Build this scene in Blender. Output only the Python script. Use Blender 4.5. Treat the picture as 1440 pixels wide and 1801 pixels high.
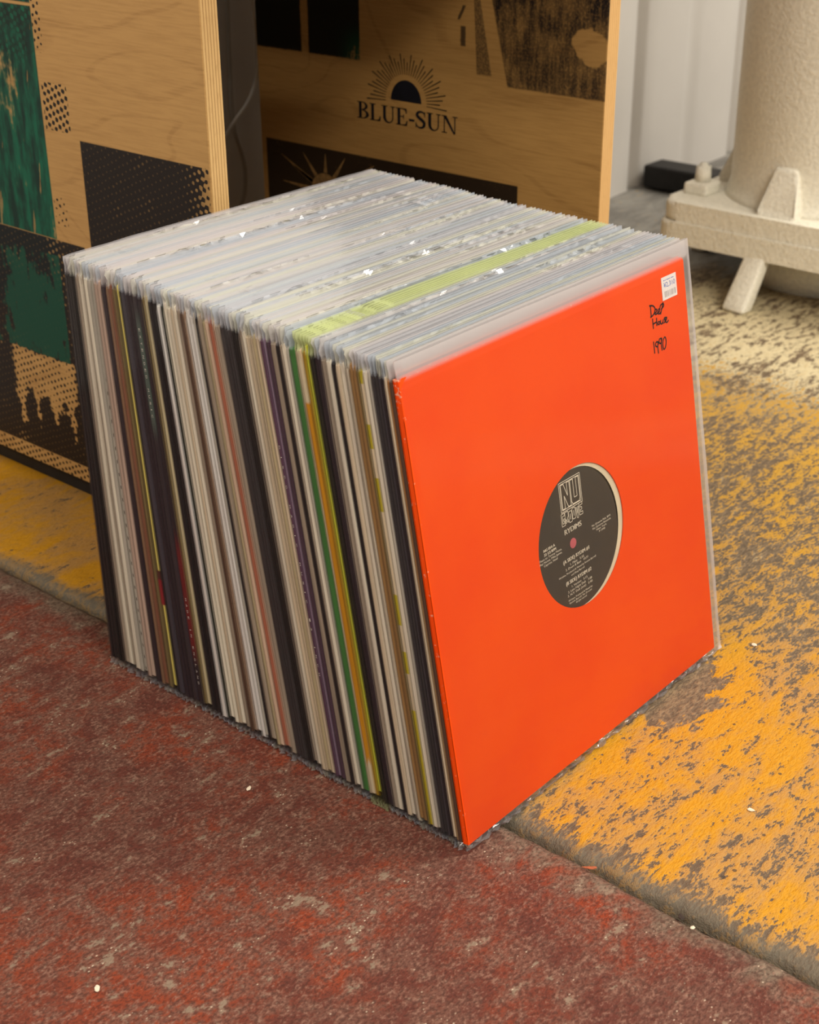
import bpy, bmesh, math, random
from mathutils import Vector, Matrix, noise as mnoise

# ------------------------------------------------------------------ clear
for o in list(bpy.data.objects):
    bpy.data.objects.remove(o, do_unlink=True)
SC = bpy.context.scene
COL = SC.collection
random.seed(7)

# ------------------------------------------------------------------ camera
cam_d = bpy.data.cameras.new('camera')
cam = bpy.data.objects.new('camera', cam_d)
COL.objects.link(cam)
SC.camera = cam
YAW, PITCH, ROLL = 0.86289, -0.46628, -0.00705
fw = Vector((math.sin(YAW) * math.cos(PITCH), math.cos(YAW) * math.cos(PITCH), math.sin(PITCH)))
rt = fw.cross(Vector((0, 0, 1))).normalized()
up = rt.cross(fw)
r2 = rt * math.cos(ROLL) + up * math.sin(ROLL)
u2 = -rt * math.sin(ROLL) + up * math.cos(ROLL)
CAM_AT = Vector((-0.5908, -0.4576, 0.6233))
M = Matrix((r2, u2, -fw)).transposed().to_4x4()
M.translation = CAM_AT
cam.matrix_world = M
cam_d.sensor_fit = 'HORIZONTAL'
cam_d.sensor_width = 36.0
cam_d.lens = 2577.4 / 1440.0 * 36.0
cam_d.clip_start = 0.05
cam_d.dof.use_dof = True
cam_d.dof.focus_distance = 0.98
cam_d.dof.aperture_fstop = 16.0

# ------------------------------------------------------------------ world, lamps, exposure
w = bpy.data.worlds.new('room_light')
SC.world = w
w.use_nodes = True
w.node_tree.nodes['Background'].inputs[0].default_value = (1.0, 0.92, 0.82, 1)
w.node_tree.nodes['Background'].inputs[1].default_value = 0.46


def area_lamp(name, loc, aim, sx, sy, watts, col):
    d = bpy.data.lights.new(name, 'AREA')
    d.shape = 'RECTANGLE'
    d.size, d.size_y = sx, sy
    d.energy = watts
    d.color = col
    o = bpy.data.objects.new(name, d)
    COL.objects.link(o)
    o.location = loc
    o.rotation_euler = (Vector(aim) - Vector(loc)).to_track_quat('-Z', 'Y').to_euler()
    return o


area_lamp('unseen_overhead_lamp', (-0.55, -1.9, 2.35), (0.1, 0.1, 0.0), 1.3, 0.35, 51, (1.0, 0.93, 0.82))
area_lamp('unseen_overhead_lamp', (2.3, -1.0, 2.6), (1.4, 0.6, 0.0), 2.4, 0.90, 72, (1.0, 0.94, 0.84))  # added lamp, aimed to brighten the wall and the column
area_lamp('unseen_overhead_lamp', (-2.3, 0.1, 2.5), (-0.1, 0.3, 0.0), 1.3, 0.30, 26, (1.0, 0.93, 0.82))  # added fill lamp for the record spines and the left panel

SC.view_settings.view_transform = 'Standard'
SC.view_settings.look = 'None'
SC.view_settings.gamma = 1.0
SC.view_settings.use_curve_mapping = False
SC.view_settings.exposure = 0.22
SC.cycles.transparent_max_bounces = 24
SC.cycles.use_light_tree = False
SC.cycles.max_bounces = 4
SC.cycles.diffuse_bounces = 2
SC.cycles.glossy_bounces = 3
SC.cycles.transmission_bounces = 2
SC.cycles.caustics_reflective = False
SC.cycles.caustics_refractive = False


# ------------------------------------------------------------------ node helpers
class V:
    """a node socket with arithmetic"""

    def __init__(s, g, sock):
        s.g, s.k = g, sock

    def __add__(s, o): return s.g.m('ADD', s, o)
    def __radd__(s, o): return s.g.m('ADD', o, s)
    def __sub__(s, o): return s.g.m('SUBTRACT', s, o)
    def __rsub__(s, o): return s.g.m('SUBTRACT', o, s)
    def __mul__(s, o): return s.g.m('MULTIPLY', s, o)
    def __rmul__(s, o): return s.g.m('MULTIPLY', o, s)


class G:
    def __init__(s, name):
        s.mat = bpy.data.materials.new(name)
        s.mat.use_nodes = True
        s.nt = s.mat.node_tree
        s.nt.nodes.clear()
        s.out = s.nt.nodes.new('ShaderNodeOutputMaterial')
        s._xyz = None

    def n(s, t): return s.nt.nodes.new(t)

    def put(s, sock, x):
        if isinstance(x, V):
            s.nt.links.new(x.k, sock)
        elif x is not None:
            if isinstance(x, (tuple, list)) and sock.type == 'RGBA' and len(x) == 3:
                x = (*x, 1)
            sock.default_value = x

    def m(s, op, a, b=None, c=None):
        nd = s.n('ShaderNodeMath')
        nd.operation = op
        s.put(nd.inputs[0], a)
        s.put(nd.inputs[1], b)
        if c is not None:
            s.put(nd.inputs[2], c)
        return V(s, nd.outputs[0])

    def mx(s, a, b): return s.m('MAXIMUM', a, b)
    def mn(s, a, b): return s.m('MINIMUM', a, b)

    def obj(s):
        nd = s.n('ShaderNodeTexCoord')
        return V(s, nd.outputs['Object'])

    def xyz(s):
        if s._xyz is None:
            nd = s.n('ShaderNodeSeparateXYZ')
            s.P = s.obj()
            s.put(nd.inputs[0], s.P)
            s._xyz = tuple(V(s, nd.outputs[i]) for i in range(3))
        return s._xyz

    def vec(s, x, y, z):
        nd = s.n('ShaderNodeCombineXYZ')
        for i, q in enumerate((x, y, z)):
            s.put(nd.inputs[i], q)
        return V(s, nd.outputs[0])

    def noise(s, vec, scale, detail=3, rough=0.55, dist=0.0):
        nd = s.n('ShaderNodeTexNoise')
        s.put(nd.inputs['Vector'], vec)
        nd.inputs['Scale'].default_value = scale
        nd.inputs['Detail'].default_value = detail
        nd.inputs['Roughness'].default_value = rough
        nd.inputs['Distortion'].default_value = dist
        return V(s, nd.outputs[0])

    def voro(s, vec, scale, rnd=1.0):
        nd = s.n('ShaderNodeTexVoronoi')
        s.put(nd.inputs['Vector'], vec)
        nd.inputs['Scale'].default_value = scale
        nd.inputs['Randomness'].default_value = rnd
        return V(s, nd.outputs['Distance']), V(s, nd.outputs['Color'])

    def sm(s, x, lo, hi):
        nd = s.n('ShaderNodeMapRange')
        nd.interpolation_type = 'SMOOTHSTEP'
        s.put(nd.inputs['Value'], x)
        a, b = (0.0, 1.0) if lo < hi else (1.0, 0.0)
        nd.inputs['From Min'].default_value = min(lo, hi)
        nd.inputs['From Max'].default_value = max(lo, hi)
        nd.inputs['To Min'].default_value = a
        nd.inputs['To Max'].default_value = b
        return V(s, nd.outputs[0])

    def box(s, a, lo, hi, e): return s.sm(a, lo - e, lo + e) * s.sm(a, hi + e, hi - e)

    def mix(s, f, a, b):
        nd = s.n('ShaderNodeMix')
        nd.data_type = 'RGBA'
        s.put(nd.inputs[0], f)
        s.put(nd.inputs[6], a)
        s.put(nd.inputs[7], b)
        return V(s, nd.outputs[2])

    def bump(s, h, strength, dist):
        nd = s.n('ShaderNodeBump')
        nd.inputs['Strength'].default_value = strength
        nd.inputs['Distance'].default_value = dist
        s.put(nd.inputs['Height'], h)
        return V(s, nd.outputs[0])

    def rnd(s): return V(s, s.n('ShaderNodeObjectInfo').outputs['Random'])

    def bsdf(s, col, rough=0.6, spec=0.4, metal=0.0, normal=None, coat=0.0):
        nd = s.n('ShaderNodeBsdfPrincipled')
        s.put(nd.inputs['Base Color'], col)
        s.put(nd.inputs['Roughness'], rough)
        nd.inputs['Specular IOR Level'].default_value = spec
        nd.inputs['Metallic'].default_value = metal
        nd.inputs['Coat Weight'].default_value = coat
        if normal is not None:
            s.put(nd.inputs['Normal'], normal)
        s.put(s.out.inputs[0], V(s, nd.outputs[0]))
        return s.mat


def lin(r, g, b):
    def f(c):
        c /= 255.0
        return c / 12.92 if c <= 0.04045 else ((c + 0.055) / 1.055) ** 2.4
    return (f(r), f(g), f(b))


# ------------------------------------------------------------------ object helpers
def put_obj(name, me, mat=None, parent=None, world_coords=False):
    o = bpy.data.objects.new(name, me)
    COL.objects.link(o)
    if mat is not None and not me.materials:
        me.materials.append(mat)
    if parent is not None:
        o.parent = parent
        if world_coords:
            o.matrix_parent_inverse = PINV.get(parent.name, Matrix.Identity(4))
    return o


PINV = {}


def empty(name, loc, label=None, cat=None, group=None, rx=0.0):
    e = bpy.data.objects.new(name, None)
    COL.objects.link(e)
    e.location = loc
    e.rotation_euler = (rx, 0, 0)
    e.empty_display_size = 0.02
    tag(e, label, cat, group)
    PINV[e.name] = (Matrix.Translation(Vector(loc)) @ Matrix.Rotation(rx, 4, 'X')).inverted()
    return e


def tag(o, label=None, cat=None, group=None, kind=None):
    if label: o['label'] = label
    if cat: o['category'] = cat
    if group: o['group'] = group
    if kind: o['kind'] = kind
    return o


def mesh(name, verts, faces, smooth=False):
    me = bpy.data.meshes.new(name)
    me.from_pydata([tuple(v) for v in verts], [], faces)
    me.update()
    if smooth:
        for p in me.polygons:
            p.use_smooth = True
    return me


def bm_mesh(name, bm, smooth=False):
    bmesh.ops.recalc_face_normals(bm, faces=bm.faces)
    me = bpy.data.meshes.new(name)
    bm.to_mesh(me)
    bm.free()
    if smooth:
        for p in me.polygons:
            p.use_smooth = True
    return me


def box_bm(lo, hi, bevel=0.0, seg=2, bm=None):
    bm = bm or bmesh.new()
    r = bmesh.ops.create_cube(bm, size=1.0)
    for v in r['verts']:
        v.co = Vector([lo[i] + (v.co[i] + 0.5) * (hi[i] - lo[i]) for i in range(3)])
    if bevel:
        es = list({e for v in r['verts'] for e in v.link_edges})
        bmesh.ops.bevel(bm, geom=es, offset=bevel, segments=seg, profile=0.5, affect='EDGES')
    return bm


class Shapes:
    """flat print built from polygons in 2-D, mapped into space by fn(a, b)"""

    def __init__(s): s.v, s.f = [], []

    def poly(s, pts):
        k = len(s.v)
        s.v += [tuple(p) for p in pts]
        s.f.append(list(range(k, k + len(pts))))

    def rect(s, x0, y0, x1, y1): s.poly([(x0, y0), (x1, y0), (x1, y1), (x0, y1)])

    def ribbon(s, pts, wd):
        n = len(pts)
        ws = wd if isinstance(wd, (list, tuple)) else [wd] * n
        k = len(s.v)
        for i, p in enumerate(pts):
            a = pts[max(i - 1, 0)]
            b = pts[min(i + 1, n - 1)]
            d = Vector((b[0] - a[0], b[1] - a[1]))
            d = d.normalized() if d.length else Vector((1, 0))
            nx, ny = -d.y * ws[i] / 2, d.x * ws[i] / 2
            s.v += [(p[0] + nx, p[1] + ny), (p[0] - nx, p[1] - ny)]
        for i in range(n - 1):
            s.f.append([k + 2 * i, k + 2 * i + 1, k + 2 * i + 3, k + 2 * i + 2])

    def band(s, outer, inner):
        k = len(s.v)
        n = len(outer)
        for a, b in zip(outer, inner):
            s.v += [a, b]
        for i in range(n - 1):
            s.f.append([k + 2 * i, k + 2 * i + 1, k + 2 * i + 3, k + 2 * i + 2])

    def disc(s, cx, cy, rx, ry, a0=0, a1=360, n=24):
        pts = [(cx + rx * math.cos(math.radians(a0 + (a1 - a0) * i / n)), cy + ry * math.sin(math.radians(a0 + (a1 - a0) * i / n))) for i in range(n + (0 if a1 - a0 >= 360 else 1))]
        s.poly(pts)

    def add(s, o, fn):
        k = len(s.v)
        s.v += [fn(*p) for p in o.v]
        s.f += [[i + k for i in f] for f in o.f]

    def mesh(s, name, fn): return mesh(name, [fn(a, b) for a, b in s.v], s.f)


def smooth_path(pts, n=5):
    """Catmull-Rom through 2-D or 3-D points"""
    P = [Vector(p) for p in pts]
    out = []
    for i in range(len(P) - 1):
        p0, p1, p2, p3 = P[max(i - 1, 0)], P[i], P[i + 1], P[min(i + 2, len(P) - 1)]
        for j in range(n):
            t = j / n
            out.append(0.5 * ((2 * p1) + (-p0 + p2) * t + (2 * p0 - 5 * p1 + 4 * p2 - p3) * t * t + (-p0 + 3 * p1 - 3 * p2 + p3) * t ** 3))
    out.append(P[-1])
    return out


def tube(name, pts, r, seg=8):
    P = [Vector(p) for p in pts]
    vs, fs = [], []
    for i, p in enumerate(P):
        d = (P[min(i + 1, len(P) - 1)] - P[max(i - 1, 0)]).normalized()
        a = d.cross(Vector((0.3, 0.9, 0.2))).normalized()
        b = d.cross(a)
        for k in range(seg):
            t = 2 * math.pi * k / seg
            vs.append(p + (a * math.cos(t) + b * math.sin(t)) * r)
    for i in range(len(P) - 1):
        for k in range(seg):
            fs.append([i * seg + k, i * seg + (k + 1) % seg, (i + 1) * seg + (k + 1) % seg, (i + 1) * seg + k])
    fs.append(list(range(seg)))
    fs.append([(len(P) - 1) * seg + k for k in range(seg)][::-1])
    return mesh(name, vs, fs, True)


# text -> 2-D shapes with the built-in font
def text_shapes(txt):
    c = bpy.data.curves.new('txt', 'FONT')
    c.body = txt
    c.size = 1.0
    c.resolution_u = 3
    o = bpy.data.objects.new('txt', c)
    COL.objects.link(o)
    dg = bpy.context.evaluated_depsgraph_get()
    me = bpy.data.meshes.new_from_object(o.evaluated_get(dg))
    s = Shapes()
    s.v = [(v.co.x, v.co.y) for v in me.vertices]
    s.f = [list(p.vertices) for p in me.polygons]
    bpy.data.meshes.remove(me)
    bpy.data.objects.remove(o, do_unlink=True)
    bpy.data.curves.remove(c)
    return s


def fit_text(dst, txt, x0, x1, zb, h):
    s = text_shapes(txt)
    xs = [p[0] for p in s.v]
    ys = [p[1] for p in s.v]
    a, b = min(xs), max(xs)
    c, d = 0.0, max(ys)
    dst.add(s, lambda x, y: (x0 + (x - a) / (b - a) * (x1 - x0), zb + (y - c) / (d - c) * h))


# ------------------------------------------------------------------ materials: setting
def mat_floor_red():
    g = G('red_painted_concrete')
    x, y, z = g.xyz()
    P = g.P
    A = g.vec(x * 0.72, y, z)
    n1 = g.noise(P, 8, 4, 0.6, 0.5)
    n2 = g.noise(A, 30, 4, 0.75, 0.3)
    n3 = g.noise(A, 430, 2, 0.7)
    n4 = g.noise(A, 120, 3, 0.75)
    c = g.mix(g.sm(n1 * 0.7 + n2 * 0.3, 0.43, 0.61), lin(95, 49, 39), lin(138, 58, 31))
    c = g.mix(g.sm(n2 * 0.6 + n4 * 0.4, 0.42, 0.55) * 0.85, c, lin(106, 71, 59))
    seam = g.sm(x + (n2 - 0.5) * 0.09, 0.008, 0.040)
    c = g.mix(seam * 0.8, c, lin(112, 100, 84))
    c = g.mix(g.sm(n3, 0.52, 0.38) * 0.6, c, lin(66, 38, 30))
    c = g.mix(g.sm(n3 * 0.65 + n4 * 0.35, 0.52, 0.64) * 0.55, c, lin(150, 112, 95))
    grey = g.sm(n1 * 0.15 + n2 * 0.40 + n4 * 0.45, 0.560, 0.62)
    c = g.mix(grey * 0.75, c, lin(140, 122, 103))
    d, rc = g.voro(A, 300)
    fleck = g.sm(d, 0.20, 0.12) * g.sm(n2, 0.53, 0.62)
    c = g.mix(fleck * 0.7, c, lin(206, 184, 160))
    h = n3 * 0.55 + n4 * 0.65
    return g.bsdf(c, 0.72, 0.25, normal=g.bump(h, 0.6, 0.003))


def mat_floor_yellow():
    g = G('worn_yellow_paint_on_concrete')
    x, y, z = g.xyz()
    P = g.P
    A = g.vec(x * 0.42, y, z)
    nA = g.noise(A, 24, 4, 0.72, 0.35)
    nB = g.noise(A, 130, 4, 0.75, 0.2)
    nC = g.noise(P, 6, 3, 0.5)
    nF = g.noise(A, 420, 2, 0.7)
    bias = 0.075 - 0.10 * g.sm(x, 0.24, 0.50) + 0.05 * g.sm(x, 0.62, 0.78) - 0.30 * g.sm(x, 0.80, 0.98)
    bias = bias - 0.13 * g.sm(x, 0.085, 0.045) + (nC - 0.5) * 0.16
    bx, by = x - 0.255, y + 0.012
    bare = g.sm(g.m('SQRT', bx * bx * 0.9 + by * by * 3.0) + (nA - 0.5) * 0.11, 0.066, 0.030)
    bias = bias - bare * 0.32 + g.sm(y, 0.38, 0.50) * 0.10
    paint = g.sm(nA * 0.26 + nB * 0.46 + nF * 0.28 + bias * 0.55, 0.486, 0.520)
    thick = g.sm(nA * 0.6 + nC * 0.2 + nB * 0.2 + bias * 0.3, 0.47, 0.60)
    pc = g.mix(thick, lin(180, 134, 70), lin(198, 140, 20))
    pc = g.mix(g.sm(x, 0.35, 0.7) * 0.55, pc, lin(196, 156, 62))
    pc = g.mix(g.sm(nF, 0.5, 0.7) * 0.35, pc, lin(150, 112, 46))
    con = g.mix(g.sm(nF * 0.5 + nB * 0.5, 0.40, 0.62), lin(98, 82, 64), lin(146, 122, 92))
    pale = g.sm(x, 0.70, 0.93) * g.sm(x, 1.22, 1.06)
    chips = g.sm(nB * 0.6 + nA * 0.4, 0.43, 0.52)
    con = g.mix(pale * chips, con, lin(214, 198, 158))
    con = g.mix(g.sm(x, 0.30, 0.45) * g.sm(nB, 0.55, 0.62) * 0.6, con, lin(200, 180, 138))
    con = g.mix(g.sm(x + (nA - 0.5) * 0.2, 1.16, 1.24), con, g.mix(g.sm(nA, 0.35, 0.7), lin(112, 108, 102), lin(146, 142, 134)))
    c = g.mix(paint, con, pc)
    edge = g.sm(x + (nA - 0.5) * 0.03, 0.064, 0.048)
    c = g.mix(edge * 0.75, c, lin(104, 96, 82))
    d2, _ = g.voro(P, 34)
    c = g.mix(g.sm(d2, 0.07, 0.05) * 0.8, c, lin(64, 58, 50))
    h = nB * 0.8 + nF * 0.35
    return g.bsdf(c, 0.66, 0.3, normal=g.bump(h, 0.7, 0.004))


def mat_plain(name, col, rough=0.6, spec=0.35, nscale=0, amt=0.0, bump=0.0, bdist=0.002, metal=0.0):
    g = G(name)
    x, y, z = g.xyz()
    c = col
    nrm = None
    if nscale:
        n = g.noise(g.P, nscale, 5, 0.6)
        c = g.mix(g.sm(n, 0.3, 0.7), tuple(k * (1 - amt) for k in col), tuple(min(1, k * (1 + amt)) for k in col))
        if bump:
            nrm = g.bump(n, bump, bdist)
    return g.bsdf(c, rough, spec, metal, nrm)


M_RED = mat_floor_red()
M_YEL = mat_floor_yellow()
M_DIRT = mat_plain('seam_dirt', lin(34, 30, 26), 0.9, 0.1, 260, 0.45, 0.8, 0.004)
M_WALL = mat_plain('white_painted_sheet', lin(206, 200, 192), 0.55, 0.3, 4, 0.03)
M_IRON = mat_plain('cream_painted_iron', lin(246, 240, 222), 0.6, 0.35, 210, 0.07, 0.55, 0.004)
M_BLACK = mat_plain('matt_black', lin(30, 28, 27), 0.6, 0.3, 60, 0.2)
M_CABLE = mat_plain('white_cable_sheath', lin(225, 220, 210), 0.4, 0.4, 30, 0.05)
M_INK = mat_plain('navy_print_ink', lin(16, 17, 24), 0.6, 0.2, 90, 0.2)
M_INKRAY = mat_plain('thin_print_ink', lin(48, 38, 24), 0.6, 0.2, 90, 0.2)
M_BURST = mat_plain('bare_wood_through_print', lin(128, 98, 58), 0.6, 0.2, 160, 0.35)


def wood(g, y, z, base_d, base_l):
    A = g.vec(0.0, y * 0.9, z * 2.6)
    big = g.noise(A, 2.2, 2, 0.40, 0.5)
    ring = g.m('SINE', big * 84.0)
    fine = g.noise(g.vec(0.0, y * 8, z * 160), 3.0, 3, 0.6)
    pores = g.noise(g.vec(0.0, y * 30, z * 420), 4.0, 2, 0.5)
    c = g.mix(g.sm(ring, 0.86, 1.0) * g.sm(fine, 0.2, 0.7) * 0.30, base_l, base_d)
    c = g.mix(g.sm(fine, 0.35, 0.75) * 0.28, c, base_d)
    c = g.mix(g.sm(pores, 0.62, 0.75) * 0.2, c, base_d)
    return c


def dots(g, y, z, py, pz, rot=0.30):
    """woven halftone field 0..1"""
    a = y * math.cos(rot) + z * math.sin(rot)
    b = z * math.cos(rot) - y * math.sin(rot)
    wob = g.noise(g.vec(0.0, y, z), 90, 2, 0.5)
    sa = g.m('SINE', a * (2 * math.pi / py) + wob * 2.2)
    sb = g.m('SINE', b * (2 * math.pi / pz) + wob * 2.2)
    return sa * sb * 0.5 + 0.5


def ply_split(g, x, x0, face, edge_light, edge_dark):
    """layered plies on the narrow edges, the face colour elsewhere"""
    nd = g.n('ShaderNodeNewGeometry')
    sp = g.n('ShaderNodeSeparateXYZ')
    g.put(sp.inputs[0], V(g, nd.outputs['Normal']))
    isface = g.sm(g.m('ABSOLUTE', V(g, sp.outputs[0])), 0.5, 0.7)
    st = g.m('SINE', (x - x0) * (2 * math.pi / 0.0029) + g.noise(g.P, 14, 2) * 1.2)
    n = g.noise(g.vec(x * 900, g.xyz()[1] * 90, g.xyz()[2] * 90), 1.0, 3, 0.6)
    e = g.mix(g.sm(st, 0.35, 0.95) * 0.7, edge_light, edge_dark)
    e = g.mix(g.sm(n, 0.5, 0.72) * 0.35, e, edge_dark)
    return g.mix(isface, e, face)


def mat_left_panel():
    g = G('birch_plywood_green_black_print')
    x, y, z = g.xyz()
    P2 = g.vec(0.0, y, z)
    wd = wood(g, y, z, lin(134, 94, 48), lin(186, 145, 88))
    H = dots(g, y, z, 0.0090, 0.0078)
    n1 = g.noise(P2, 24, 4, 0.6)
    n2 = g.noise(P2, 60, 5, 0.65)
    nv = g.noise(g.vec(0.0, y * 3.0, z * 0.6), 40, 4, 0.6)
    jy = y + (n2 - 0.5) * 0.004
    jz = z + (n2 - 0.5) * 0.004

    def region(y0, y1, z0, z1, e=0.0006, jag=False):
        return g.box(jy if jag else y, y0, y1, e) * g.box(jz if jag else z, z0, z1, e)

    def tone(region_, t):            # halftone: t is the ink share, a number or a socket
        lo = t * -1.0 + 1.0 if isinstance(t, V) else 1.0 - t
        d = H - lo
        return region_ * g.sm(d, -0.05, 0.05)

    # black rectangle by the edge
    fade = g.sm(y + (n1 - 0.5) * 0.05, 0.386, 0.425)
    blk = tone(region(0.3905, 0.5470, 0.165, 0.3530), 0.60 + fade * 0.33 - g.sm(n1, 0.52, 0.62) * (0.10 + (1.0 - fade) * 0.35))
    blk = g.mx(blk, region(0.3905, 0.5470, 0.165, 0.3530) * fade * (0.90 - g.sm(n1, 0.56, 0.66) * 0.2))
    # dotted patch
    blk = g.mx(blk, tone(region(0.5580, 0.5915, 0.357, 0.3965, jag=True), 0.42))
    blk = g.mx(blk, tone(region(0.583, 0.594, 0.42, 0.462, jag=True), 0.34 - g.sm(n2, 0.4, 0.6) * 0.2))
    blk = g.mx(blk, tone(region(0.575, 0.592, 0.274, 0.300, jag=True), 0.24 - g.sm(n2, 0.45, 0.55) * 0.2))
    # green field
    grn = region(0.5942, 0.95, 0.2605, 0.456) + region(0.5942, 0.95, 0.4585, 0.75)
    bareg = g.sm(n1 * 0.6 + nv * 0.4 + g.box(z, 0.365, 0.425, 0.02) * g.sm(y, 0.60, 0.64) * 0.10 + g.sm(z, 0.42, 0.44) * 0.03, 0.60, 0.68)
    scratch = g.sm(g.noise(g.vec(0.0, y * 6.0 + z, z * 0.7), 34, 3, 0.5), 0.66, 0.70) * 0.5
    grn = grn * (1.0 - bareg * 0.85) * (1.0 - scratch)
    gcol = g.mix(g.sm(nv * 0.6 + n1 * 0.4, 0.40, 0.60), lin(2, 44, 36), lin(6, 92, 68))
    gcol = g.mix(tone(g.sm(z, 0.40, 0.425) * g.sm(n1, 0.38, 0.5), 0.55) * 0.75, gcol, lin(8, 24, 18))
    # lower dark field
    low = region(0.5560, 0.95, 0.0415, 0.2600)
    wz = g.sm(y + (n1 - 0.5) * 0.04, 0.586, 0.594) * g.sm(y + (n2 - 0.5) * 0.02, 0.690, 0.682)
    bottom = 0.072 + (n1 - 0.5) * 0.13 + (g.noise(P2, 70, 2) - 0.5) * 0.05 + 0.028 * g.m('ABSOLUTE', g.m('SINE', y * 120.0))
    bare = wz * g.sm(z - (n2 - 0.5) * 0.010, 0.1445, 0.1415) * g.sm(z - bottom, -0.002, 0.003)
    lowt = 0.93 - g.sm(n1, 0.50, 0.66) * 0.22 - bare * 0.62 - g.sm(n2, 0.62, 0.7) * 0.25 - bare * g.sm(nv, 0.5, 0.6) * 0.25
    lowm = g.mx(tone(low, lowt), low * (1.0 - bare) * (0.86 - g.sm(n1, 0.52, 0.62) * 0.3))
    lowc = g.mix(g.sm(y, 0.592, 0.596) * g.sm(z, 0.17, 0.20), lin(26, 18, 16), lin(8, 17, 20))
    g2 = g.sm(n1 * 0.65 + nv * 0.35 + g.box(z, 0.148, 0.215, 0.03) * g.box(y, 0.60, 0.68, 0.02) * 0.16, 0.52, 0.58) * region(0.595, 0.95, 0.143, 0.245)
    lowc = g.mix(g2, lowc, lin(3, 66, 50))
    band = tone(region(0.40, 0.95, 0.020, 0.0405, jag=True), 0.36 - g.sm(n2, 0.5, 0.6) * 0.12)
    c = g.mix(grn, wd, gcol)
    c = g.mix(blk, c, lin(24, 17, 15))
    c = g.mix(lowm, c, lowc)
    c = g.mix(g2 * low * 0.9 * (1.0 - g.sm(H, 0.7, 0.9) * 0.4), c, lin(3, 66, 50))
    c = g.mix(band, c, lin(40, 28, 20))
    c = ply_split(g, x, 0.165, c, lin(222, 182, 122), lin(150, 104, 56))
    return g.bsdf(c, 0.5, 0.3, normal=g.bump(n2, 0.08, 0.001))


def mat_right_panel():
    g = G('birch_plywood_dark_print')
    x, y, z = g.xyz()
    P2 = g.vec(0.0, y, z)
    wd = wood(g, y, z + 0.4, lin(118, 80, 38), lin(172, 131, 74))
    n1 = g.noise(P2, 30, 4, 0.6)
    n2 = g.noise(P2, 75, 5, 0.7)
    nf = g.noise(P2, 420, 3, 0.6)
    nv = g.noise(g.vec(0.0, y * 4.0, z * 0.7), 40, 4, 0.65)
    e = 0.0008
    jy = y + (n2 - 0.5) * 0.003
    # dark green block
    grn = g.sm(jy, 0.5528, 0.5542) * g.sm(z + (n2 - 0.5) * 0.003, 0.3690, 0.3712)
    streak = g.box(jy, 0.6240, 0.6340, 0.0012) * g.sm(z, 0.44, 0.418)
    wear = g.sm(nv * 0.55 + nf * 0.2 + g.sm(y, 0.60, 0.556) * g.sm(z, 0.40, 0.372) * 0.22, 0.54, 0.62)
    grn = grn * (1.0 - streak) * (1.0 - wear * 0.55)
    gcol = g.mix(g.sm(y, 0.59, 0.555) * g.sm(z, 0.41, 0.375), lin(7, 15, 13), lin(4, 62, 44))
    # black block, upper right
    sl = y - (z - 0.3644) * 0.26
    kb = g.sm(sl + (n2 - 0.5) * 0.003, 0.3718, 0.3690) * g.sm(z + (n2 - 0.5) * 0.003, 0.3640, 0.3660)
    by, bz = y - 0.278, z - 0.4085
    blob = g.sm(g.m('SQRT', by * by * 0.55 + bz * bz) + (n1 - 0.5) * 0.034, 0.0165, 0.0130)
    mott = 0.93 - g.sm(nv * 0.5 + n1 * 0.5, 0.40, 0.62) * 0.42 - g.sm(nf, 0.45, 0.65) * 0.22 + g.sm(z, 0.41, 0.45) * 0.12
    kb = kb * (1.0 - blob) * mott
    bnd = g.sm(y - (z - 0.371) * 0.215, 0.3880, 0.3900) * g.sm(y - (z - 0.371) * 0.064, 0.4075, 0.4060) * g.sm(z, 0.3715, 0.3740)
    kb = g.mx(kb, bnd * (0.72 - g.sm(nf, 0.4, 0.65) * 0.3))
    mk = g.box(jy, 0.4205, 0.4265, 0.001) * g.box(z, 0.3965, 0.4145, 0.001) + g.box(jy + (z - 0.427) * 0.5, 0.4235, 0.4270, 0.001) * g.box(z, 0.420, 0.433, 0.001)
    kb = g.mx(kb, mk * 0.85)
    # low black rectangle
    lb = g.box(y, 0.3560, 0.6925, e) * g.box(z, 0.110, 0.2755, e)
    lb = lb * (0.97 - g.sm(nf * 0.6 + n1 * 0.4, 0.56, 0.70) * 0.18)
    c = g.mix(grn, wd, gcol)
    c = g.mix(kb, c, lin(26, 20, 19))
    c = g.mix(lb, c, lin(22, 15, 12))
    c = ply_split(g, x, 0.520, c, lin(218, 176, 116), lin(176, 130, 78))
    return g.bsdf(c, 0.5, 0.3, normal=g.bump(n2, 0.06, 0.001))


# ------------------------------------------------------------------ floor: two slabs and the open joint between them
def frange(a, b, n): return [a + (b - a) * i / n for i in range(n + 1)]


YS = frange(-1.6, -0.36, 6)[:-1] + frange(-0.36, 0.72, 300)[:-1] + frange(0.72, 3.0, 6)


def wob(y, sc, seed): return mnoise.noise(Vector((y * sc, seed, 0.3)))


def slab(name, cols, mat):
    vs, fs = [], []
    for y in YS:
        for fx in cols:
            vs.append(fx(y))
    n = len(cols)
    for i in range(len(YS) - 1):
        for k in range(n - 1):
            a = i * n + k
            fs.append([a, a + 1, a + n + 1, a + n])
    me = mesh(name, [(v[0], v[1], v[2]) for v in vs], fs, True)
    o = put_obj(name, me, mat)
    return o


def redge(y): return 0.0385 + 0.0026 * wob(y, 14, 1.0) + 0.0018 * wob(y, 60, 2.0) + 0.0008 * wob(y, 170, 2.5)
def yedge(y): return 0.0448 + 0.0028 * wob(y, 11, 5.0) + 0.0022 * wob(y, 48, 6.0) + 0.0010 * wob(y, 150, 7.0)


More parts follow.
